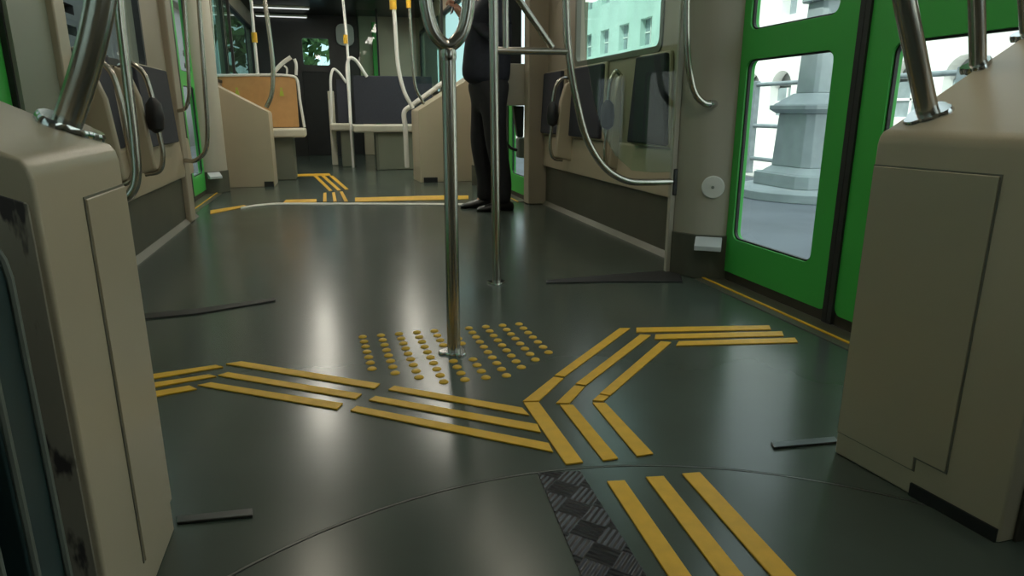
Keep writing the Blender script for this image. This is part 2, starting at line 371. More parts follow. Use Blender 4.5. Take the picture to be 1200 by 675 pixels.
# dark bulkhead of the driver's cab at the far end
mb = MB(); mb.plate(rect(-1.2, 1.75, -.04, ZC), [rrect(-.37, .03, 1.40, 1.80, .03)], lambda u,v,w: (u, 11.5+w, v), .05); struct('wall_cab', mb, 'dark_shell')
mb = MB(); mb.box(.50, 1.50, 11.40, 11.48, 0, ZC); struct('wall_cab_side', mb, 'beige', bevel=.01)
mb = MB(); mb.box(.70, .78, 11.37, 11.40, .0, 2.05); struct('trim_green_post', mb, 'green', bevel=.01)
mb = MB(); mb.box(-.40, .02, 11.47, 11.5, .0, 1.30); struct('door_5', mb, 'black', bevel=.01)
mb = MB(); mb.plate(rect(-1.2, 1.75, -.04, ZC), [rrect(-1.05, 1.5, .95, 1.95, .1)], lambda u,v,w: (u, 13.0+w, v), .05); struct('wall_front', mb, 'dark_shell')
mb = MB(); mb.box(-1.2, -1.14, 12, 13.05, -.04, 1.0); mb.box(1.69, 1.75, 12, 13.05, -.04, 1.0); mb.box(-1.2, 1.75, 12, 13.05, -.1, -.04); mb.box(-1.2, 1.75, 12, 13.05, ZC, ZC+.1); struct('wall_cab_shell', mb, 'dark_shell')
mb = MB(); mb.plate(rrect(-1.05, 1.5, .95, 1.95, .1), [], lambda u,v,w: (u, 13.02+w, v), .006); struct('window_9', mb, 'pane_far')

# ================================================================== FLOOR MARKINGS
def floor_quad(px, z0=.0, t=.003):
    pts = [at(x, y, Z=0) for x, y in px]
    return [(p.x, p.y, z0) for p in pts]
def strip(px, label, group=None, t=.004, z0=.0, m='yellow', name='tactile_strip', cat='tactile strip', bevel=.0012):
    q = floor_quad(px, z0); c = sum((Vector(p) for p in q), Vector())/len(q)
    mb = MB(); mb.prism(q, (0,0,t)); o = link_mesh(name, mb, m, loc=(c.x, c.y, z0), bevel=bevel, seg=2)
    return tag(o, label, cat, group)
ordn = ['outermost', 'middle', 'innermost']
S = strip
# chevron right of the forked pole: upper long, upper short, lower long
S([(726,385.5),(738.6,385.5),(661.5,442.5),(649.8,441)], 'long yellow strip slanting up from the chevron corner, nearest the dot grid')
S([(750,393),(762.6,393.6),(686.5,452.5),(674.2,451)], 'long yellow strip slanting up from the chevron, middle of three')
S([(774,401),(786.6,402),(715,464.5),(702.8,462.2)], 'long yellow strip slanting up from the chevron, farthest from the dot grid')
S([(648.6,442.8),(660.4,444.5),(631.5,471),(612.5,471.5)], 'short yellow strip at the chevron corner nearest the dot grid')
S([(673,453),(685.2,454.3),(667.5,473.8),(651.5,473.6)], 'short yellow strip at the middle chevron corner')
S([(701.6,463.8),(713.6,465.8),(706.8,471.2),(694.2,470.6)], 'shortest yellow strip piece at the chevron corner nearest the door')
S([(613.5,473),(631.5,472.6),(683.4,543),(663,545.5)], 'yellow strip running from the chevron corner towards the turntable seam, nearest the forked pole')
S([(655.8,475.6),(671.6,475.6),(724.5,538.5),(706.5,541)], 'middle of the three yellow strips running from the chevron to the turntable seam')
S([(694.2,473),(709.6,473.4),(765.6,533),(746.4,536)], 'yellow strip running from the chevron to the turntable seam, nearest the green door')
# to the right-hand door
S([(745.5,385),(901.5,382.3),(903.5,387),(745.5,390.2)], 'farthest of three yellow strips running from the chevron to the door sill')
S([(768,393),(916.5,389.2),(918.5,394.4),(767,398.4)], 'middle of three yellow strips running from the chevron to the door sill')
S([(795,401),(931.5,396.8),(935,402),(792,406)], 'nearest of three yellow strips running from the chevron to the door sill')
# on the turntable
def disc_strip(a, b, c, d, label):
    P = [at(*p, Z=0) for p in (a, b, c, d)]
    k = 1.6                                             # carried on past the picture's lower edge
    c2 = P[1]+(P[2]-P[1])*k; d2 = P[0]+(P[3]-P[0])*k
    q = [(v.x, v.y, .001) for v in (P[0], P[1], c2, d2)]; cc = sum((Vector(v) for v in q), Vector())/4
    mb = MB(); mb.prism(q, (0,0,.004)); return tag(link_mesh('tactile_strip', mb, 'yellow', loc=(cc.x,cc.y,.001), bevel=.0012), label, 'tactile strip')
disc_strip((711,566),(732,565),(808.5,675),(781.5,675), 'yellow strip on the round turntable floor, beside the metal tread plate')
disc_strip((756.6,561),(777.6,560),(869.4,675),(841.5,675), 'middle of three yellow strips on the round turntable floor')
disc_strip((799,557),(820,555.5),(930.6,675),(901.5,675), 'yellow strip on the round turntable floor, farthest from the tread plate')
# towards the left-hand door
S([(462,453.3),(612,479),(620.7,488),(455,457.8)], 'yellow strip of the pole-side run ending at the chevron, closest to the dot grid')
S([(440,465.2),(629.6,498.4),(634,508),(432,470)], 'yellow strip of the pole-side run ending at the chevron, middle of three')
S([(417.8,477),(643,520.6),(648.3,531),(410.4,482.4)], 'longest yellow strip of the pole-side run ending at the chevron, closest to the camera')
S([(283,424.5),(445.5,450.7),(439,456.5),(264.7,427.5)], 'yellow strip between pole-side run and door-side run, farthest of its three')
S([(267,437.3),(424,462.7),(416.7,468.5),(255,441)], 'yellow strip between pole-side run and door-side run, middle of its three')
S([(247.3,449.3),(402,473.9),(395,480.8),(231.3,452.5)], 'yellow strip between pole-side run and door-side run, nearest of its three')
S([(90,452.5),(253,428.8),(262,431),(90,460)], 'farthest of three yellow strips running behind the tall box to the other door')
S([(90,463),(245,440),(254,442),(90,471)], 'middle of three yellow strips running behind the tall box to the other door')
S([(90,475),(222,453),(231,457),(90,482.5)], 'nearest of three yellow strips running behind the tall box to the other door')
# second car
S([(246.5,247),(286,240.8),(290,242.2),(246.5,251)], 'yellow strip across the far floor beside the far door')
S([(335,234.5),(371,233.6),(371,237),(332,237.6)], 'yellow strip across the far aisle before the cream box')
S([(416,232),(521,229.3),(521,234.2),(416,236.6)], 'long yellow strip across the far aisle between seats and forked pole')
S([(536,229.8),(549,229.5),(549,233.5),(536,234)], 'yellow strip piece at the toes of the standing person')
S([(326,205),(386,203.4),(388,205.8),(326,207.6)], 'yellow strip running to the cream box with sloped top in the far car')
for k, (a, b, c) in enumerate((((369.5,206.5),(388,223.5),(381,236.5)), ((378,206),(398,223),(393,236.3)), ((388,206.5),(407,222),(406,236)))):
    w = ['nearest the orange seat', 'middle of three', 'nearest the navy seat'][k]
    S([(a[0]-2,a[1]),(a[0]+2.2,a[1]-.3),(b[0]+1.5,b[1]),(b[0]-2.5,b[1]+.4)], 'slanting yellow strip in the far aisle, '+w)
    S([(b[0]-9,b[1]+3),(b[0]-5.5,b[1]+2.5),(c[0]+1.8,c[1]),(c[0]-2.4,c[1]+.2)], 'short yellow strip leading down the far aisle, '+w)
# aluminium joint strip between the cars, its glare put in as near-white colour
xs = [(282,243.6),(300,240.6),(318,238.9),(335,238.4),(420,238.6),(521,239.0),(548,239.2)]
lo = [at(x, y+1.6, Z=0) for x, y in xs]; hi = [at(x, y-.3, Z=0) for x, y in xs]
mb = MB(); mb.prism([(p.x,p.y,.0) for p in lo]+[(p.x,p.y,.0) for p in hi[::-1]], (0,0,.006)); struct('trim_10', mb, 'threshold_glare', bevel=.002)
# dots
ND = (7, 8, 9, 10, 10, 10, 10, 9, 8, 7)
mb = MB(); mb.lathe((0,0,0), [(.0132,0),(.0128,.002),(.0100,.0042),(.0055,.0052),(.0008,.0055)], n=18)
dot0 = link_mesh('tactile_dot', mb, 'yellow_dot', smooth=True)
pole_base = at(532, 413, Z=0)
tag(dot0, 'small raised yellow dot in the floor grid around the forked pole foot', 'tactile dot', 'tactile dots round the forked pole'); first = True
for c in range(10):
    for r in range(ND[c]):
        x = .0505+.0577*c+r*.0022; y = 2.0755-.0478*r
        if (Vector((x, y, 0))-pole_base).length < .05: continue
        d = dot0 if first else dot0.copy()
        if not first: COL.objects.link(d)
        first = False; d.location = (x, y, 0)
# tread plate on the turntable
S([(630,556),(680,553.5),(760,680),(683,681)], 'dark chequered metal tread plate let into the turntable floor', t=.003, z0=.001, m='tread', name='tread_plate', cat='tread plate')
# flat metal tongues and rubber fillets lying on the floor
S([(207,608),(296.5,598.5),(296.5,607),(207,615.5)], 'short flat metal strip on the floor at the foot of the tall beige box', t=.006, m='dull_metal', name='metal_strip', cat='metal strip', bevel=.002)
S([(903,520.5),(978,514),(982,520),(907,527)], 'short flat metal strip on the floor beside the box with the notched panel', t=.006, m='dull_metal', name='metal_strip', cat='metal strip', bevel=.002)
def fillet(px, lab):
    q = floor_quad(px); c = sum((Vector(p) for p in q), Vector())/len(q)
    mb = MB(); mb.prism(q, (0,0,.006)); tag(link_mesh('floor_fillet', mb, 'rubber', loc=c, bevel=.003, seg=3), lab, 'floor strip')
fillet([(150,371),(230,363),(323,350.5),(323,353.5),(230,369),(150,377)], 'dark tapered strip across the floor below the wall with padded backrests and steel loops')
fillet([(640,329.5),(720,322.5),(795,317),(800,331),(720,331),(640,332.5)], 'dark tapered strip across the floor leading to the glass screen post')

# ================================================================== POLES
def flange(mb, c, r=.043, lobes=3, t=.008, axis=(0,0,1), a0=0., R0=None):
    q = Vector((0,0,1)).rotation_difference(Vector(axis)); c = Vector(c); pts = []
    for k in range(60):
        a = 2*PI*k/60; rr = (R0 or r*.72)+(r-(R0 or r*.72))*max(0, math.cos(lobes*(a-a0)))**.7
        pts.append((rr*math.cos(a), rr*math.sin(a)))
    rings = []
    for s_, z in ((1,0),(1,t*.6),(.94,t)): rings.append([c+q @ Vector((u*s_, v*s_, z)) for u, v in pts])
    mb.loft(rings)
PR = .0195
# forked central pole
t = thing('forked_pole', 'steel pole with a U-shaped fork standing in the yellow dot grid', 'grab pole', pole_base)
bx, by = pole_base.x, pole_base.y; top = .855
mb = MB(); mb.cyl((bx,by,.004), (bx+.004,by,top), PR); link_mesh('tube', mb, 'steel', t, smooth=True)
mb = MB(); cx = bx+.004; w = .058
mb.tube([(cx-w,by,2.14),(cx-w,by,1.6),(cx-w,by,1.02),(cx-w*.93,by,.955),(cx-w*.6,by,.895),(cx,by,.868),(cx+w*.6,by,.895),(cx+w*.93,by,.955),(cx+w,by,1.02),(cx+w,by,1.6),(cx+w,by,2.14)], .0175, n=18); link_mesh('fork', mb, 'steel', t, smooth=True)
mb = MB(); mb.lathe((cx,by,.83), [(.0196,0),(.0215,.008),(.0215,.022),(.0196,.028)], n=24); link_mesh('collar', mb, 'steel', t, smooth=True)
mb = MB(); flange(mb, (bx,by,0), .047, 3, .008, a0=math.radians(180)); link_mesh('flange', mb, 'steel_shiny', t, smooth=True)
# second pole with the cross bar, brace and upright
P2 = at(582, 332, Z=0); y2 = P2.y
t = thing('grab_pole', 'slim steel pole with a foot flange behind the forked pole, joined to a cross bar', 'grab pole', P2)
mb = MB(); mb.cyl((P2.x,y2,.004), (P2.x-.012,y2,2.14), .0175); link_mesh('tube', mb, 'steel', t, smooth=True)
mb = MB(); flange(mb, (P2.x,y2,0), .043, 3, .008, a0=.4); link_mesh('flange', mb, 'steel_shiny', t, smooth=True)
LX = .921
mb = MB(); mb.tube([(P2.x-.006,y2,.925),(LX,y2,.927)], .0135, smooth=False); link_mesh('cross_bar', mb, 'steel', t, smooth=True)
mb = MB(); mb.tube([at(647,56,Y=y2), at(560,-70,Y=y2)], .013, smooth=False); link_mesh('brace', mb, 'steel', t, smooth=True)
mb = MB(); mb.tube([(.667,y2,.925),(.662,y2,2.14)], .0115, smooth=False); link_mesh('upright', mb, 'steel', t, smooth=True)
# glass screen with its bent rail, in the same plane
rt = Vector((1.432, y2, .0))
t = thing('glass_screen', 'clear glass screen edged by a bent steel rail beside the open-sided wall pads', 'glass screen', rt)
rail = [(.900,y2,2.14),(.903,y2,1.5),(.908,y2,1.12),(.923,y2,.93),(.964,y2,.735),(1.02,y2,.572),(1.105,y2,.462),(1.20,y2,.412),(1.30,y2,.404),(1.425,y2,.404)]
mb = MB(); mb.tube(rail, .0145, n=18, sub=6); link_mesh('rail', mb, 'steel', t, smooth=True)
gl = [(.985,2.10),(.985,1.1),(1.0,.9),(1.035,.75),(1.075,.62),(1.14,.52),(1.22,.455),(1.32,.445),(1.41,.445),(1.41,2.10)]
mb = MB(); mb.prism([(u,y2-.004,v) for u, v in gl], (0,.008,0)); link_mesh('glass', mb, 'screen', t, bevel=.001)
mb = MB(); mb.box(1.408, 1.445, y2-.018, y2+.018, .345, .46); link_mesh('bracket', mb, 'dark_shell', t, bevel=.005)
mb = MB(); mb.box(1.400, 1.424, y2-.012, y2+.012, .0, 2.14); link_mesh('edge_post', mb, 'post_paint', t, bevel=.003)
# short grab rail in front of the door post
c = at(831, 122, Y=2.50)
t = thing('grab_rail', 'steel grab rail bending into the pale post beside the bright green door', 'grab rail', c)
mb = MB(); mb.tube([(1.335,2.50,2.14),(1.345,2.50,1.5),(1.352,2.50,1.12),(1.366,2.50,.95),(1.385,2.50,.85),(1.415,2.50,.768),(1.455,2.498,.732),(1.492,2.495,.726)], .0135, n=16); link_mesh('tube', mb, 'steel', t, smooth=True)
mb = MB(); mb.cyl((1.478,2.495,.727),(1.512,2.507,.727), .0165); link_mesh('end_cap', mb, 'steel_shiny', t, smooth=True)
# round button on the post
nface = Vector((-.574,-.819,0)); pc = Vector((1.521,2.488,0)); zc = .393
cface = pc+nface*.001+Vector((0,0,zc))
t = thing('push_button', 'round white button on the pale post between glass screen and green door', 'button', cface)
mb = MB(); mb.lathe(cface, [(.047,0),(.047,.006),(.043,.010),(.02,.011),(.001,.011)], n=32, axis=nface); link_mesh('disc', mb, 'white_plastic', t, smooth=True)
mb = MB(); mb.lathe(cface+nface*.011, [(.007,0),(.006,.003),(.001,.004)], n=16, axis=nface); link_mesh('centre', mb, 'grey_plastic', t, smooth=True)

# ================================================================== EQUIPMENT BOXES
def box_body(far, du, dv, L, D, zt, slope, label, m, left, notch, r=.02):
    far = Vector((*far, 0)); du = Vector((*du, 0)).normalized(); dv = Vector((*dv, 0)).normalized()
    loc = far+du*(D/2)+dv*(L/2)
    t = thing('equipment_box', label, 'equipment box', loc)
    Pt = lambda u, v, z: far+du*u+dv*v+Vector((0,0,z))
    prof = [(0,.0),(0,zt-.028),(.003,zt-.014),(.009,zt-.005),(r, zt), (D, zt+(D-r)*slope), (D, 0)]
    mb = MB(); mb.prism([Pt(u, 0, z) for u, z in prof], dv*L); o = link_mesh('housing', mb, m, t, bevel=.005, seg=3)
    return t, Pt, o
# tall box, near end scuffed
tL, PL, oL = box_body((-.309,1.122), (-1,0), (0,-1), .308, .640, .657, .48, 'tall beige box with scuffed near end and thick curved pole, beside the dark padded seat', 'beige', True, False)
mb = MB(); mb.plate([(.004,.06),(.175,.06),(.175,.595),(.004,.595)], [], lambda u,v,w: PL(-w, u, v), .0015); link_mesh('panel_seam', mb, 'cove', tL)
mb = MB(); mb.plate([(.006,.062),(.172,.062),(.172,.592),(.006,.592)], [], lambda u,v,w: PL(-w, u, v), .004); link_mesh('access_panel', mb, 'beige', tL, bevel=.0015)
mb = MB(); mb.plate([(.008,.012),(.60,.012),(.60,.70),(.50,.80),(.008,.605)], [], lambda u,v,w: PL(u, .308+w, v), .003); link_mesh('end_panel', mb, 'beige_scuffed', tL, bevel=.002)
# box with the notched panel
dvr = (1.031-.985, .729-1.06)
tR, PRt, oR = box_body((.985,1.06), (1,0), dvr, .335, .560, .668, .60, 'beige box with notched panel and several poles beside the green door', 'beige', False, True)
pan = [(.004,.052),(.173,.052),(.173,.078),(.232,.078),(.232,.600),(.004,.600)]
mb = MB(); mb.plate([(u-.002 if u < .01 else u+.003, v+(.003 if v > .5 else -.003)) for u, v in pan], [], lambda u,v,w: PRt(-w, u, v), .0012); link_mesh('panel_seam', mb, 'cove', tR)
mb = MB(); mb.plate(pan, [], lambda u,v,w: PRt(-w, u, v), .0035); link_mesh('access_panel', mb, 'beige', tR, bevel=.0015)
mb = MB(); mb.plate(rect(.175,.332,.0,.026), [], lambda u,v,w: PRt(-w, u, v), .004); link_mesh('kick_plate', mb, 'black', tR)
mb = MB(); mb.plate([(.03,.0),(.56,.0),(.56,.60),(.03,.56)], [], lambda u,v,w: PRt(u, .335+w, v), .006); link_mesh('end_panel', mb, 'apron', tR, bevel=.002)
# poles on the boxes
def box_pole(pts, r, fl_c, ax, label, name='grab_pole', fr=.06, a0=0.):
    t = thing(name, label, 'grab pole', fl_c)
    mb = MB(); mb.tube(pts, r, n=20); link_mesh('tube', mb, 'steel', t, smooth=True)
    mb = MB(); flange(mb, Vector(fl_c)-Vector(ax)*.001, fr, 3, .012, ax, a0, R0=fr*.80); link_mesh('flange', mb, 'steel_shiny', t, smooth=True)
def slope_hit(px, py, x_edge, side, zt, slope):
    # point of the sloped lid seen at a pixel
    a = at(px, py, Z=0.0); o = Vector((0,0,H)); d = a-o
    f = lambda q: q.z-(zt+(side*(q.x-x_edge)-.02)*slope)
    fo, fd = f(o), f(o+d)-f(o)
    return o+d*(-fo/fd)
axL = Vector((.447,0,.894)); axR = Vector((-.50,0,.866))
b0 = slope_hit(77, 150, -.309, -1, .657, .48); yb = b0.y
def onL(px, py): return at(px, py, Y=yb)
box_pole([b0, onL(89,115), onL(105,62), onL(118,0), onL(124,-70), onL(126,-140), onL(128,-380)], .0195, b0, axL, 'thick curved steel pole rising from the tall scuffed box', fr=.050, a0=.3)
b1 = slope_hit(1088, 136, 1.0, 1, .668, .60)
onR = lambda px, py: at(px, py, Y=b1.y)
box_pole([b1, onR(1077,85), onR(1067,35), onR(1060,0), onR(1054,-50), onR(1050,-110), onR(1046,-400)], .0185, b1, axR, 'curved steel pole on a shiny flange at the front corner of the notched-panel box', fr=.044, a0=.8)
b2 = slope_hit(1146, 80, .995, 1, .668, .60)
box_pole([b2, at(1145,20,Y=b2.y), at(1143,-40,Y=b2.y), at(1140,-380,Y=b2.y)], .0145, b2, axR, 'straight steel pole standing higher up the sloped top of the notched-panel box', fr=.030)
b3 = slope_hit(1206, 42, .995, 1, .668, .60)
box_pole([b3, at(1203,0,Y=b3.y), at(1200,-60,Y=b3.y), at(1192,-380,Y=b3.y)], .0145, b3, axR, 'steel pole at the picture edge, beyond the other poles on the notched-panel box', fr=.030)

# dark padded seat against the tall box
t = thing('seat', 'dark teal padded seat end with pale piping against the scuffed tall box', 'seat', (-.62,.63,0))
def slab(y0, y1, x1, zt, nm):
    mb = MB(); mb.plate(rrect(-.94, x1, .0, zt, .07, 6), [], lambda u,v,w: (u, y0+w, v), y1-y0); b = link_mesh(nm, mb, 'teal_pad', t, bevel=.012, seg=3)
    c = rrect(-.94, x1+.002, .0, zt+.002, .07, 6)
    mb = MB(); mb.tube([(u, y1-.006, v) for u, v in c[-1:]+c[:10]], .004, n=8, sub=2, smooth=False); link_mesh('piping', mb, 'piping', b, smooth=True)
    mb = MB(); mb.tube([(u, y0+.006, v) for u, v in c[-1:]+c[:10]], .004, n=8, sub=2, smooth=False); link_mesh('piping', mb, 'piping', b, smooth=True)
slab(.655, .730, -.312, .612, 'backrest'); slab(.555, .635, -.325, .50, 'backrest_cushion')
mb = MB(); mb.box(-.94, -.42, .57, .72, 0, .05); link_mesh('base', mb, 'black', t, bevel=.01)

# ================================================================== WALL PADS, DIVIDERS
def pad(side, x, y0, y1, z0, z1, label, skew=.0):
    """a padded backrest panel leaning on the wall"""
    loc = Vector((x-side*.03, (y0+y1)/2, z0))
    t = thing('leaning_cushion', label, 'cushion', loc, 'navy cushions along the walls')
    q = [(y0-skew, z0), (y1+skew*.3, z0), (y1, z1), (y0, z1)]
    def ins(k): 
        cy = (y0+y1)/2; cz = (z0+z1)/2
        return [(cy+(u-cy)*(1-k), cz+(v-cz)*(1-k)) for u, v in q]
    mb = MB(); mb.plate(ins(-.05), [], lambda u,v,w: (x-side*(w+.001+.02*(1-(v-z0)/(z1-z0))), u, v), .018); link_mesh('shell', mb, 'beige', t, bevel=.006)
    mb = MB(); mb.plate(q, [], lambda u,v,w: (x-side*(w+.016+.02*(1-(v-z0)/(z1-z0))), u, v), .028); link_mesh('pad', mb, 'navy_pad', t, bevel=.010, seg=3)
def divider(side, x, y, label, z0=.37, z1=.90, depth=.14, knob=True):
    """beige armrest wedge on the wall with a bent steel loop round its free edge"""
    loc = Vector((x-side*.04, y, z0))
    t = thing('seat_divider', label, 'seat divider', loc, 'dividers with steel loops along the walls')
    xx = lambda d: x-side*d
    mb = MB(); mb.prism([(xx(.02),y-.022,z0),(xx(depth),y-.022,z0+.03),(xx(depth*.80),y-.022,z1-.14),(xx(depth*.55),y-.022,z1-.03),(xx(.02),y-.022,z1)], (0,.044,0)); link_mesh('wedge', mb, 'beige', t, bevel=.012, seg=3)
    mb = MB(); mb.tube([(xx(.018),y,z1-.015),(xx(depth*.6),y,z1+.01),(xx(depth*.95),y,z1-.03),(xx(depth*1.12),y,z1-.13),(xx(depth*1.18),y,z0+.22),(xx(depth*1.22),y,z0+.09),(xx(depth*1.05),y,z0+.025),(xx(depth*.6),y,z0+.01)], .0115, n=14); link_mesh('loop', mb, 'steel', t, smooth=True)
    if knob:
        mb = MB(); mb.lathe((xx(depth*1.14),y,z1-.30), [(.012,0),(.034,.02),(.040,.07),(.034,.13),(.012,.16)], n=20); link_mesh('grip_pad', mb, 'black', t, smooth=True)
pad(1, XR, 4.50, 4.90, .54, .965, 'navy padded wall backrest beside the portal, behind the divider with a black grip', .02)
pad(1, XR, 3.78, 4.27, .54, .965, 'navy padded wall backrest in the middle of three, seen through the glass screen edge', .03)
pad(1, XR, 3.00, 3.32, .54, .965, 'tapered navy padded wall backrest seen through the glass screen, nearest the green door', .08)
divider(1, XR, 4.32, 'beige divider with steel loop and black grip beneath the broad window, nearest the portal')
divider(1, XR, 3.55, 'beige divider with black grip seen through the glass screen between two backrests', depth=.08)
pad(-1, XL, 3.06, 3.36, .54, .93, 'navy padded wall backrest just behind the thick curved pole', .0)
pad(-1, XL, 3.78, 4.45, .52, .925, 'navy padded wall backrest beside the wide beige column', .03)
divider(-1, XL, 3.02, 'beige divider with plain steel loop just behind the thick curved pole', knob=False, z0=.40, z1=.885)
divider(-1, XL, 3.52, 'beige divider with steel loop and black grip before the wide beige column', z0=.40, z1=.90)
# left-hand tubes
t = thing('grab_rail', 'long steel rail beside the thick curved pole, bending in at its foot', 'grab rail', (-.62,2.62,.46))
mb = MB(); mb.tube([at(135,-120,Y=2.62), at(139,0,Y=2.62), at(149,90,Y=2.62), at(158,170,Y=2.62), at(160,205,Y=2.62), at(156,222,Y=2.62), at(146,232,Y=2.62), (-.80,2.62,.40), (-.93,2.62,.39)], .0165, n=18); link_mesh('tube', mb, 'steel', t, smooth=True)
t = thing('grab_rail', 'outer steel rail of the pair curving to the portal beside the far green door', 'grab rail', (-.91,4.60,.45))
mb = MB(); mb.tube([at(230,-70,Y=4.62), at(233,0,Y=4.62), at(240,100,Y=4.62), at(243,160,Y=4.62), at(240,178,Y=4.62), at(229,188,Y=4.62), at(217,188,Y=4.66)], .0135, n=16); link_mesh('tube', mb, 'steel', t, smooth=True)
t = thing('grab_rail', 'inner, shorter steel rail of the pair curving to the portal beside the far green door', 'grab rail', (-.91,4.60,.80))
mb = MB(); mb.tube([at(213,-70,Y=4.63), at(216,0,Y=4.63), at(221,90,Y=4.63), at(221,115,Y=4.63), at(217,127,Y=4.63), at(209,130,Y=4.66)], .011, n=16); link_mesh('tube', mb, 'steel', t, smooth=True)

# ================================================================== SECOND CAR
tA, PA, oA = box_body((-.565,7.15), (-1,0), (0,-1), .37, .50, .70, .545, 'beige box with sloped top at the end of the far aisle beside the orange seat', 'beige', True, False)
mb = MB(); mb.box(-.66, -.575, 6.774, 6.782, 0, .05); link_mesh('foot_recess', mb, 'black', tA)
mb = MB(); mb.tube([at(252,102,Y=6.76)+Vector((.01,0,0)), at(252,160,Y=6.77), at(253,215,Y=6.77)], .010, n=10); link_mesh('edge_trim', mb, 'cream', tA, smooth=True)
def far_pole(pts, r, label, band=None, m='steel', fl=True):
    t = thing('grab_pole', label, 'grab pole', pts[0])
    mb = MB(); mb.tube(pts, r, n=14); link_mesh('tube', mb, m, t, smooth=True)
    if band is not None:
        mb = MB(); mb.cyl(Vector(band)-Vector((0,0,.05)), Vector(band)+Vector((0,0,.05)), r*1.7); link_mesh('stop_button', mb, 'yellow', t, smooth=True)
p = lambda x, y, Y: at(x, y, Y=Y)
far_pole([p(312,126,6.95), p(318,112,6.95), p(320,85,6.95), p(315,35,6.95), p(310,0,6.95), p(304,-50,6.95)], .021, 'steel pole curving up from the low corner of the beige box beside the orange seat')
far_pole([p(254,108,7.0), p(252,90,7.0), p(249,40,7.0), p(246,0,7.0), p(243,-50,7.0)], .018, 'steel pole from the high corner of the beige box beside the orange seat')
far_pole([(p(302,87,8.0).x,8.0,0), p(302,87,8.0), p(298,45,8.0), p(294,0,8.0), p(290,-30,8.0)], .017, 'thin pale pole with yellow button behind the orange seat', p(298,44,8.0), 'white_tube')
# orange seat
def far_seat(Y, px0, px1, py_top, zb0, label, backm, cushm, ped, xs_cush):
    a = at(px0, py_top, Y=Y); b = at(px1, py_top, Y=Y); x0, x1 = a.x, b.x; zt = a.z
    t = thing('seat', label, 'seat', ((x0+x1)/2, Y, 0))
    mb = MB(); mb.prism([(x0,Y-.05,zb0),(x1,Y-.05,zb0),(x1,Y+.01,zt),(x0,Y+.01,zt)], (0,.05,0)); link_mesh('backrest', mb, backm, t, bevel=.008)
    mb = MB(); mb.box(xs_cush[0], xs_cush[1], Y-.44, Y+.0, zb0-.095, zb0-.005); link_mesh('cushion', mb, cushm, t, bevel=.022, seg=3)
    mb = MB(); mb.box(ped[0], ped[1], Y-.36, Y-.02, 0, zb0-.095); link_mesh('pedestal', mb, 'grey_green_paint' if backm == 'orange' else 'sage_paint', t, bevel=.01)
    return t, x0, x1, zt
t, x0, x1, zt = far_seat(7.75, 252, 346, 89, .53, 'seat with orange backrest and pale cushion beside the beige sloped box', 'orange', 'cream', (-1.05,-.40), (-1.04,-.27))
mb = MB(); mb.tube([(x0,7.75,zt+.005),(x1-.02,7.75,zt+.005),(x1+.012,7.745,zt-.02),(x1+.03,7.72,.80),(x1+.055,7.70,.53)], .014, n=10); link_mesh('frame', mb, 'white_tube', t, smooth=True)
mb = MB(); mb.tube([p(318,88,7.82), p(331,74,7.82), p(341,67,7.82)], .022, n=10); mb.tube([p(336,88,7.82), p(336,80,7.82), p(333,77,7.82)], .010, n=10)
mb.tube([p(347,88,7.80), p(347,75,7.80), p(345,69,7.80)], .016, n=10); link_mesh('grab_handle', mb, 'white_tube', t, smooth=True)
for px in (278, 330):
    c0 = at(px, 108, Y=7.70)
    mb = MB(); mb.lathe((c0.x,7.689,c0.z+.035), [(.012,0),(.012,.004)], n=12, axis=(0,-1,0)); mb.prism([(c0.x-.012,7.697,c0.z+.018),(c0.x+.012,7.697,c0.z+.018),(c0.x+.022,7.694,c0.z-.04),(c0.x-.022,7.694,c0.z-.04)], (0,-.010,0)); link_mesh('pictogram', mb, 'picto', t)
# navy double seat
Yn = 8.75
t, x0, x1, zt = far_seat(Yn, 413, 506, 88.5, .545, 'wide seat with navy backrest and pale cushion behind the bright-edged box', 'navy_pad', 'cream', (.52,1.38), (.24,1.30))
mb = MB(); mb.tube([p(411,146,8.55), p(409,110,8.62), p(407,76,8.7), p(410,68,8.7), p(416,70,8.72), p(430,90,8.75)], .020, n=10); link_mesh('frame', mb, 'white_tube', t, smooth=True)
mb = MB(); mb.box(.50, .53, Yn-.36, Yn-.0, .0, .44); link_mesh('side_panel', mb, 'grey_green_paint', t)
Yb = 9.35
t, x0, x1, zt = far_seat(Yb, 393, 410, 93, .55, 'narrow seat with navy backrest and white tube beside the dark cab door', 'navy_pad', 'cream', (.10,.26), (-.02,.27))
mb = MB(); mb.tube([p(389,147,9.22), p(388,115,9.25), p(388,88,9.28), p(391,81,9.3), p(396,84,9.32), p(406,97,9.32)], .017, n=10); link_mesh('frame', mb, 'white_tube', t, smooth=True)
mb = MB(); mb.box(-.03, .05, Yb-.06, Yb+.06, .0, .95); link_mesh('end_panel', mb, 'cream', t, bevel=.01)
far_pole([(p(411,146,8.86).x,8.86,0), p(411,146,8.86), p(408,70,8.86), p(404,20,8.86), p(402,0,8.86), p(399,-30,8.86)], .016, 'thin pale pole with yellow button rising beside the navy seats', p(405,46,8.86), 'white_tube')
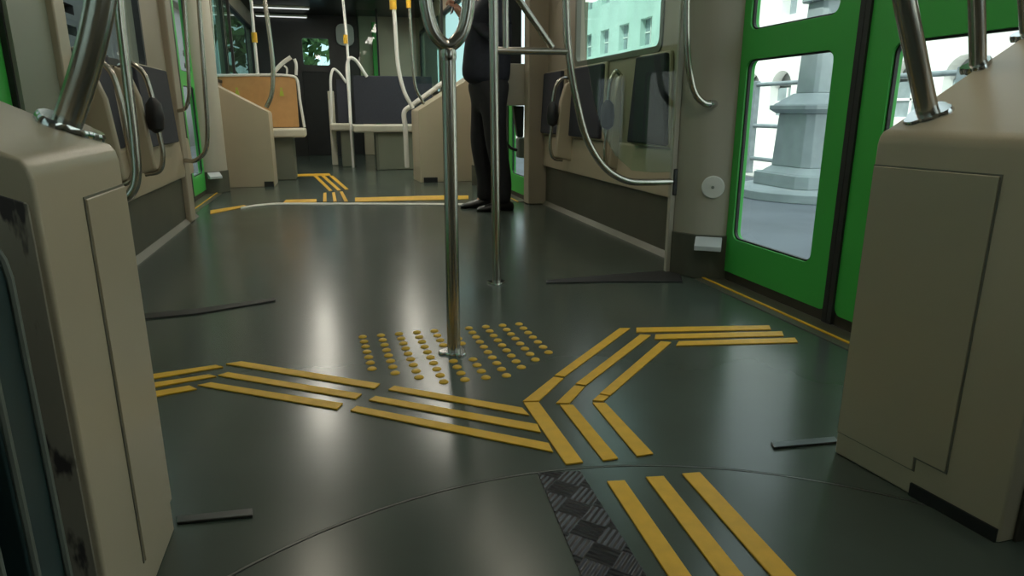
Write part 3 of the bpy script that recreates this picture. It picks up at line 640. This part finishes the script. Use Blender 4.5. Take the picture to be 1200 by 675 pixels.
# bright-edged box
tB, PB, oB = box_body((.80,7.15), (1,0), (0.03,-.36), .36, .62, .715, .60, 'cream box with brightly lit edge painted white beside the navy seats', 'beige', False, True)
mb = MB(); mb.tube([p(477,196,7.25), p(475,150,7.2), p(474,131,7.2), p(482,124,7.2), p(500,111,7.2), p(519,97,7.2)], .026, n=12); link_mesh('edge_trim', mb, 'white_tube', tB, smooth=True)  # white colour stands in for strong light along the box edge
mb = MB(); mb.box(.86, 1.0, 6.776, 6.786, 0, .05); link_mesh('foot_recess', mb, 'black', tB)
far_pole([p(484,127,7.1), p(474,108,7.1), p(467,80,7.1), p(463,30,7.1), p(461,0,7.1), p(459,-40,7.1)], .020, 'bright steel pole with yellow band curving up from the bright-edged box, nearest the aisle', p(460.5,5,7.1), 'white_tube')
far_pole([p(497,122,6.98), p(488,105,6.98), p(484,80,6.98), p(481,30,6.98), p(479,0,6.98), p(477,-40,6.98)], .014, 'slim steel pole with yellow band on the bright-edged box, nearest the wall', p(478.5,3,6.98))
# glass partitions in the second car
def partition(name, px0, px1, py0, py1, Y, label):
    a = at(px0, py1, Y=Y); b = at(px1, py0, Y=Y)
    t = thing('glass_partition', label, 'glass partition', ((a.x+b.x)/2, Y, a.z))
    mb = MB(); mb.box(a.x, b.x, Y, Y+.008, a.z, 2.12); link_mesh('glass', mb, 'screen', t)
    mb = MB(); mb.box(b.x-.012, b.x+.012, Y-.012, Y+.02, a.z, 2.14); link_mesh('edge_post', mb, 'rubber', t)
partition('x', 489, 517, 0, 98, 7.3, 'glass partition above the bright-edged box')
partition('x', 421, 440, 0, 90, 10.6, 'glass partition before the green post beside the cab bulkhead')
partition('x', 250, 266, 0, 86, 7.3, 'glass partition above the beige sloped box')
# ceiling lamps
def lamp(x, y, lx, ly, z, lab, g=None, glow='lamp_glow'):
    t = thing('ceiling_lamp', lab, 'lamp', (x, y, z), g)
    mb = MB(); mb.box(x-lx/2, x+lx/2, y-ly/2, y+ly/2, z-.03, z); link_mesh('housing', mb, 'cream', t, bevel=.004)
    mb = MB(); mb.box(x-lx/2+.012, x+lx/2-.012, y-ly/2+.012, y+ly/2-.012, z-.038, z-.028); link_mesh('diffuser', mb, glow, t)
lamp(-.60, 10.62, .80, .10, ZC-.012, 'long strip lamp across the far ceiling, the higher of two', glow='lamp_dim')
lamp(-.64, 11.44, .76, .09, 2.125, 'dim glowing strip across the cab bulkhead, standing in for a lamp reflection', glow='lamp_dim')  # glowing strip added in place of a reflection in the cab glass
for x in (-.25, .87):
    for y in ((3.4, 6.2, 8.4) if x < 0 else (1.0, 3.4, 6.2, 8.4)): lamp(x, y, .14, 1.3, ZC, 'long ceiling strip lamp above the aisle', 'ceiling strip lamps above the aisle', glow='lamp_far' if y > 5 else 'lamp_glow')
# pale rounded mirror housing on the bulkhead
c = at(404, 40, Y=11.3)
t = thing('mirror', 'pale rounded mirror housing high on the dark cab bulkhead', 'mirror', (c.x, 11.5, c.z))
mb = MB(); mb.plate(rrect(c.x-.13, c.x+.14, c.z-.16, c.z+.16, .09), [], lambda u,v,w: (u, 11.38+w, v), .10); link_mesh('housing', mb, 'white_plastic', t, bevel=.02, seg=3)
mb = MB(); mb.cyl((c.x,11.43,c.z+.1),(c.x,11.5,c.z+.22), .015); link_mesh('arm', mb, 'black', t, smooth=True)
# cream cabinet, black arm and grey box by the far right door
c = at(612, 95, Y=5.35)
t = thing('wall_cabinet', 'cream cabinet with black display beside the portal, behind the standing person', 'cabinet', (1.30,5.25,.74))
mb = MB(); mb.box(at(584,90,Y=5.09).x, 1.44, 5.09, 5.25, .74, 1.045); link_mesh('body', mb, 'cream', t, bevel=.01)
mb = MB(); mb.box(at(588,30,Y=5.2).x, at(612,30,Y=5.2).x, 5.21, 5.36, 1.05, 1.62); link_mesh('display_case', mb, 'black', t, bevel=.01)
t = thing('validator', 'grey ticket device on a black arm hanging below the cream cabinet', 'ticket device', (1.43,5.2,.70))
mb = MB(); mb.prism([(1.37,5.18,.738),(1.46,5.18,.738),(1.455,5.18,.50),(1.41,5.18,.50)], (0,.06,0)); link_mesh('bracket', mb, 'black', t, bevel=.008)
mb = MB(); mb.box(1.405, 1.475, 5.14, 5.24, .34, .50); link_mesh('housing', mb, 'grey_plastic', t, bevel=.018, seg=3)
mb = MB(); mb.tube([(1.405,5.19,.40),(1.35,5.19,.42),(1.30,5.19,.50),(1.29,5.19,.62)], .012, n=10); link_mesh('cable', mb, 'black', t, smooth=True)

# ================================================================== PERSON
def skin_mesh(name, nodes, edges, m, parent, sub=2, root=0):
    me = bpy.data.meshes.new(name); off = wpos(parent)
    me.from_pydata([Vector(n[0])-off for n in nodes], edges, []); me.update()
    o = bpy.data.objects.new(name, me); COL.objects.link(o)
    sk = o.modifiers.new('skin', 'SKIN'); sk.use_smooth_shade = True
    for i, n in enumerate(nodes):
        r = n[1]; me.skin_vertices[0].data[i].radius = r if isinstance(r, tuple) else (r, r)
        me.skin_vertices[0].data[i].use_root = (i == root)
    ss = o.modifiers.new('sub', 'SUBSURF'); ss.levels = sub; ss.render_levels = sub
    dg = bpy.context.evaluated_depsgraph_get(); ev = o.evaluated_get(dg)
    nm = bpy.data.meshes.new_from_object(ev); o.modifiers.clear(); o.data = nm; bpy.data.meshes.remove(me)
    nm.materials.clear(); nm.materials.append(MATS[m]); nm.polygons.foreach_set('use_smooth', [True]*len(nm.polygons))
    o.parent = parent; return o
pb = Vector((at(572,100,Y=4.78).x, 4.78, 0)); pf = pb
per = thing('person', 'person in dark jacket and trousers standing behind the slim pole, holding a black phone', 'person', pb)
Q = lambda f, s, z: (pb.x-f, pb.y+s, z)          # f forward (towards -x), s to the person's side, z up
nodes = [(Q(0,0,.95),.055), (Q(-.01,0,1.10),.07), (Q(-.01,0,1.28),(.08,.12)), (Q(-.015,0,1.42),(.06,.10)), (Q(.0,0,1.50),.052), (Q(.02,0,1.56),.058),
 (Q(.03,0,1.635),(.090,.074)), (Q(.025,0,1.70),(.078,.068)),
 (Q(0,.07,.82),.045), (Q(.03,.10,.50),.055), (Q(0,.10,.10),.030), (Q(.07,.10,.035),.026),
 (Q(0,-.07,.82),.045), (Q(-.02,-.10,.50),.055), (Q(-.08,-.10,.10),.030), (Q(-.01,-.10,.035),.026),
 (Q(-.01,.19,1.40),.052), (Q(.02,.21,1.15),.040), (Q(.135,.15,1.33),.031), (Q(.165,.14,1.365),.027),
 (Q(-.01,-.19,1.40),.052), (Q(-.03,-.22,1.15),.040), (Q(.09,-.08,1.27),.030), (Q(.125,-.02,1.30),.026)]
edges = [(0,1),(1,2),(2,3),(3,4),(4,5),(5,6),(6,7),(0,8),(8,9),(9,10),(10,11),(0,12),(12,13),(13,14),(14,15),(3,16),(16,17),(17,18),(18,19),(3,20),(20,21),(21,22),(22,23)]
def hand(base, direction, side_axis, palm_n, grip):
    """palm, four fingers and thumb as chains from the wrist node index `base`"""
    global nodes, edges
    w = Vector(nodes[base][0]); d = Vector(direction).normalized(); s = Vector(side_axis).normalized(); n = Vector(palm_n).normalized()
    pm = len(nodes); nodes.append((tuple(w+d*.045), (.022,.026))); edges.append((base, pm))
    for k, (o_, L) in enumerate(((-.030,.070),(-.010,.080),(.010,.075),(.029,.060))):
        i = len(nodes); a = w+d*.085+s*o_
        nodes += [(tuple(a), .0095), (tuple(a+d*L*.45*(1-grip*.4)+n*L*.30*grip), .0085), (tuple(a+d*L*.55*(1-grip)+n*L*(.15+.55*grip)), .0072)]
        edges += [(pm, i), (i, i+1), (i+1, i+2)]
    i = len(nodes); a = w+d*.035-s*.036
    nodes += [(tuple(a), .011), (tuple(a+d*.030-s*.012+n*.018), .0098), (tuple(a+d*.052-s*.006+n*.036), .0085)]
    edges += [(pm, i), (i, i+1), (i+1, i+2)]
hand(19, (-.65,-.05,.75), (0,1,0), (-.75,0,-.6), .8)
hand(23, (-.75,.35,.5), (.2,1,.0), (-.5,.1,.8), .5)
body = skin_mesh('body', nodes, edges, 'skin', per, sub=2)
# face: nose, ears, eyes, lips pulled out of simple shapes joined into the body's own mesh
bm = bmesh.new(); bm.from_mesh(body.data)
hc = Vector(Q(.03,0,1.635))-pb
def blob(c, r, sc_):
    g = bmesh.ops.create_uvsphere(bm, u_segments=12, v_segments=8, radius=r)
    bmesh.ops.scale(bm, verts=g['verts'], vec=sc_); bmesh.ops.translate(bm, verts=g['verts'], vec=c)
    for f in {f for v in g['verts'] for f in v.link_faces}: f.smooth = True
blob(hc+Vector((-.088,0,-.012)), .02, (1,.7,1.3)); blob(hc+Vector((-.080,0,-.062)), .016, (.6,1.4,.55))
for s in (-1, 1):
    blob(hc+Vector((-.078,s*.030,.012)), .011, (.7,1.3,.7)); blob(hc+Vector((.005,s*.075,-.01)), .026, (.75,.35,1.2))
bm.to_mesh(body.data); bm.free()
mb = MB(); g = bmesh.ops.create_uvsphere(mb.bm, u_segments=28, v_segments=18, radius=.1)
for v in mb.bm.verts:
    v.co = Vector((v.co.x*.98, v.co.y*.82, v.co.z*.95))
    if v.co.x < -.045 and v.co.z < .055: v.co.x = -.045
    if v.co.z < -.045: v.co.z = -.045
    v.co += pb+hc+Vector((.012,0,.035))
link_mesh('hair', mb, 'hair', body, smooth=True)
tr = [(Q(0,0,.95),(.105,.16)), (Q(-.005,0,.86),(.112,.16)), (Q(.01,.085,.74),.098), (Q(.04,.10,.48),.082), (Q(.0,.10,.20),.068), (Q(.012,.10,.035),.066),
      (Q(-.02,-.085,.74),.098), (Q(-.03,-.10,.48),.080), (Q(-.085,-.10,.20),.066), (Q(-.072,-.10,.035),.064)]
skin_mesh('trousers', tr, [(0,1),(1,2),(2,3),(3,4),(4,5),(1,6),(6,7),(7,8),(8,9)], 'trousers', per)
jk = [(Q(.02,0,.85),(.132,.20)), (Q(.01,0,1.0),(.122,.185)), (Q(-.01,0,1.20),(.118,.185)), (Q(-.012,0,1.36),(.108,.17)), (Q(-.005,0,1.475),.070),
      (Q(-.012,.185,1.40),.075), (Q(.02,.215,1.15),.056), (Q(.158,.142,1.357),.040),
      (Q(-.012,-.185,1.40),.075), (Q(-.03,-.225,1.15),.056), (Q(.118,-.03,1.292),.040)]
skin_mesh('jacket', jk, [(0,1),(1,2),(2,3),(3,4),(3,5),(5,6),(6,7),(3,8),(8,9),(9,10)], 'jacket', per)
for s, fx in ((.10, 0.0), (-.10, -.08)):
    mb = MB(); rings = []
    for (f, hw, hh) in ((-.085,.030,.055),(-.06,.040,.075),(.0,.040,.085),(.06,.042,.062),(.12,.046,.045),(.165,.036,.034),(.185,.014,.018)):
        c = Vector(Q(f+fx+.01, s, 0)); rings.append([c+Vector((0, hw*math.cos(a), max(0, hh*.5+hh*.5*math.sin(a)))) for a in [2*PI*k/16 for k in range(16)]])
    mb.loft(rings); link_mesh('shoe', mb, 'shoe', per, smooth=True)
ph = Vector(nodes[19][0])+Vector((-.060,0,.075))
t = thing('phone', 'black phone in the raised hand of the standing person', 'phone', ph)
mb = MB(); mb.prism([ph+Vector((-.006,-.037,-.085)), ph+Vector((.004,-.037,-.085)), ph+Vector((.044,-.037,.055)), ph+Vector((.034,-.037,.055))], (0,.074,0)); link_mesh('case', mb, 'black', t, bevel=.004)
mb = MB(); mb.prism([ph+Vector((.0045,-.033,-.078)), ph+Vector((.0055,-.033,-.078)), ph+Vector((.0445,-.033,.050)), ph+Vector((.0435,-.033,.050))], (0,.066,0)); link_mesh('screen', mb, 'window_dark', t)

# ================================================================== OUTSIDE
GZ = -.35
mb = MB(); mb.box(-60, 6.6, -30, 90, GZ-.1, GZ); struct('ground', mb, 'street')  # grey-blue colour also carries the shade over the near pavement
mb = MB(); mb.box(6.6, 80, -30, 90, GZ-.1, GZ+.02); struct('ground_plaza', mb, 'plaza')  # paler colour also carries the brightness beyond the shadow edge
# stone pedestal
pc = at(948, 234, Z=GZ); pc = Vector((pc.x+.2, pc.y+.3, GZ))
t = thing('monument', 'pale stone monument pedestal on a round plinth outside the green door', 'monument', pc)
def sq(mb, hw, z0, z1, hw2=None):
    hw2 = hw if hw2 is None else hw2; ch = .22
    ring = lambda h, z: [pc+Vector((x*h, y*h, z)) for x, y in ((-1,-1+ch),(-1+ch,-1),(1-ch,-1),(1,-1+ch),(1,1-ch),(1-ch,1),(-1+ch,1),(-1,1-ch))]
    mb.loft([ring(hw, z0), ring(hw2, z1)])
mb = MB(); mb.lathe(pc, [(.86,0),(.86,.10),(.80,.14),(.02,.14)], n=48); link_mesh('plinth', mb, 'stone', t, bevel=.01)
mb = MB(); sq(mb, .52, .14, .30); sq(mb, .46, .30, .38, .36); link_mesh('foot_moulding', mb, 'stone', t, bevel=.012)
mb = MB(); sq(mb, .36, .38, 1.02, .335); link_mesh('shaft', mb, 'stone', t, bevel=.012)
mb = MB(); sq(mb, .36, 1.02, 1.07, .43); sq(mb, .43, 1.07, 1.12); sq(mb, .40, 1.12, 1.26, .22); link_mesh('cornice', mb, 'stone', t, bevel=.012)
mb = MB(); sq(mb, .20, 1.26, 2.3, .17); sq(mb, .23, 2.3, 2.4); sq(mb, .13, 2.4, 4.0, .10); link_mesh('upper_shaft', mb, 'stone', t, bevel=.012)
g0 = pc+Vector((-.10,-.36,.66))
mb = MB(); mb.tube([g0, g0+Vector((.05,-.004,.10)), g0+Vector((.09,-.004,.02)), g0+Vector((.13,-.004,.14)), g0+Vector((.18,-.004,.03))], .007, n=6); link_mesh('scribble', mb, 'graffiti', t, smooth=True)
# railing behind it
t = thing('railing', 'grey three-bar street railing behind the stone pedestal', 'railing', (6.9, 10, GZ))
for z in (1.12, .46, -.08):
    mb = MB(); mb.cyl((6.9,2.2,z), (6.9,24,z), .035, n=10); link_mesh('bar', mb, 'iron', t, smooth=True)
for k in range(12):
    y = 2.4+k*1.95
    mb = MB(); mb.box(6.85, 6.95, y-.05, y+.05, GZ, 1.18); link_mesh('upright', mb, 'iron', t, bevel=.01)
# white arcaded building
def arch(y0, y1, z0, z1, n=10):
    r = (y1-y0)/2; c = (y0+y1)/2
    return [(y0,z0),(y1,z0)]+[(c+r*math.cos(PI*k/n), z1-r+r*math.sin(PI*k/n)) for k in range(n+1)]
def building(x, y0, y1, zt, m, label, wins, archs, wm='recess', depth=8, side=1):
    t = thing('building', label, 'building', (x+side*depth/2, (y0+y1)/2, GZ))
    mb = MB(); f = lambda u,v,w: (x+side*w, u, v)
    mb.plate(rect(y0, y1, GZ, zt), [arch(*a) for a in archs]+[rect(*w) for w in wins], f, .35); link_mesh('facade', mb, m, t)
    mb = MB(); a, b = x+side*.5, x+side*depth; mb.box(min(a,b), max(a,b), y0, y1, GZ, zt); link_mesh('core', mb, wm, t)
    mb = MB(); a, b = x-side*.25, x+side*.5; mb.box(min(a,b), max(a,b), y0-.2, y1+.2, zt, zt+.35); link_mesh('cornice', mb, m, t, bevel=.04)
    for w in wins+[(a_[0], a_[1], a_[2], a_[3]-(a_[1]-a_[0])/2) for a_ in archs]:
        mb = MB(); yy = (w[0]+w[1])/2; a, b = x+side*.30, x+side*.34
        mb.box(min(a,b), max(a,b), w[0], w[1], w[2], w[3]); fr = link_mesh('window', mb, 'window_dark', t)
        mb = MB(); a, b = x+side*.26, x+side*.30
        mb.box(min(a,b), max(a,b), yy-.03, yy+.03, w[2], w[3]); mb.box(min(a,b), max(a,b), w[0], w[1], (w[2]+w[3])/2-.03, (w[2]+w[3])/2+.03); link_mesh('glazing_bars', mb, 'facade_white', fr)
arch_y = [17.2+1.65*k for k in range(-3, 6)]
building(14, 10, 27.5, 9.0, 'facade_white', 'white arcaded building beyond the stone pedestal',
         [(y+.1, y+.9, 3.6, 5.2) for y in (12.2,14.4,16.6,18.8,21.0,23.2,25.4)], [(y, y+1.05, .55, 1.95) for y in arch_y])
building(15.5, 28, 48, 10.5, 'facade_teal', 'pale green building with rows of windows seen through the broad window',
         [(y, y+1.3, z, z+1.3) for y in (29.3,32.0,34.7,37.4,40.1,42.8) for z in (.6,3.9,6.6)], [], wm='window_dark')
building(13, -22, 9.4, 9.5, 'facade_white', 'plain white building across the plaza near the notched-panel box',
         [(y, y+1.2, z, z+1.7) for y in (-18,-14,-10,-6,-2,1.5,4.2,6.6) for z in (1.2,4.6)], [], wm='window_dark')
building(-6.4, -24, 90, 19, 'facade_left', 'tall grey-green building on the far side of the tram, behind the padded backrests',
         [(y, y+1.5, z, z+1.9) for y in range(-12, 40, 5) for z in (.5,4.2,8.0)], [], wm='window_dark', side=-1)
building(-4.2, 9.5, 30, 3.6, 'dark_shell', 'low dark kiosk beside the far car', [(y, y+.9, z, z+.16) for y in (10.2,11.6,13.0,14.6,16.4,18.4,20.6,23) for z in (.9,1.25,1.6,1.95,2.3)], [], wm='recess', side=-1, depth=2)
# trees ahead of the tram
def tree(x, y, h, r, label, n=420):
    t = thing('tree', label, 'tree', (x, y, GZ), 'trees ahead of the tram')
    mb = MB(); mb.tube([(x,y,GZ),(x+.1,y,GZ+h*.35),(x-.05,y,GZ+h*.7)], [.16,.07], n=10); link_mesh('trunk', mb, 'bark', t, smooth=True)
    mb = MB()
    for k in range(n):
        d = Vector((random.gauss(0,1), random.gauss(0,1), random.gauss(0,1))).normalized()*r*(.35+.65*random.random()**.5)
        c = Vector((x, y, GZ+h*.66))+Vector((d.x, d.y, d.z*.95)); s = r*.16
        e1 = Vector((random.gauss(0,1), random.gauss(0,1), random.gauss(0,1))).normalized(); e2 = e1.orthogonal().normalized()
        q = [c-e1*s, c+e2*s*.5+e1*.01, c+e1*s, c-e2*s*.5]
        vs = [mb.bm.verts.new(v) for v in q]; mb.bm.faces.new(vs)
    link_mesh('crown', mb, 'leaf', t)
tree(-1.6, 24, 5.2, 1.9, 'leafy tree ahead of the tram seen through the windscreen')
tree(2.4, 28, 6.0, 2.2, 'leafy tree ahead of the tram, farther off')

# ================================================================== LIGHT
w = bpy.data.worlds.new('sky'); sc.world = w; w.use_nodes = True
bg = w.node_tree.nodes['Background']
st = w.node_tree.nodes.new('ShaderNodeTexSky'); st.sky_type = 'HOSEK_WILKIE'; st.turbidity = 5; st.ground_albedo = .4
st.sun_direction = Vector((-.55,-.35,.80)).normalized()
mixn = w.node_tree.nodes.new('ShaderNodeMix'); mixn.data_type = 'RGBA'; mixn.inputs[0].default_value = .25
mixn.inputs[6].default_value = (1.0, 1.06, 1.12, 1)
w.node_tree.links.new(st.outputs['Color'], mixn.inputs[7]); w.node_tree.links.new(mixn.outputs[2], bg.inputs['Color'])
bg.inputs['Strength'].default_value = 1.3
sl = bpy.data.lights.new('sun', 'SUN'); sl.energy = 3.2; sl.angle = math.radians(2); sl.color = (1, .96, .9)
so = bpy.data.objects.new('sun', sl); COL.objects.link(so); so.rotation_euler = Vector((.53,.28,-.80)).to_track_quat('-Z', 'Y').to_euler()

sc.view_settings.view_transform = 'Standard'; sc.view_settings.look = 'None'; sc.view_settings.gamma = 1; sc.view_settings.use_curve_mapping = False
sc.view_settings.exposure = 0.72
sc.cycles.use_denoising = True
sc.cycles.max_bounces = 10; sc.cycles.transparent_max_bounces = 24; sc.cycles.sample_clamp_indirect = 6
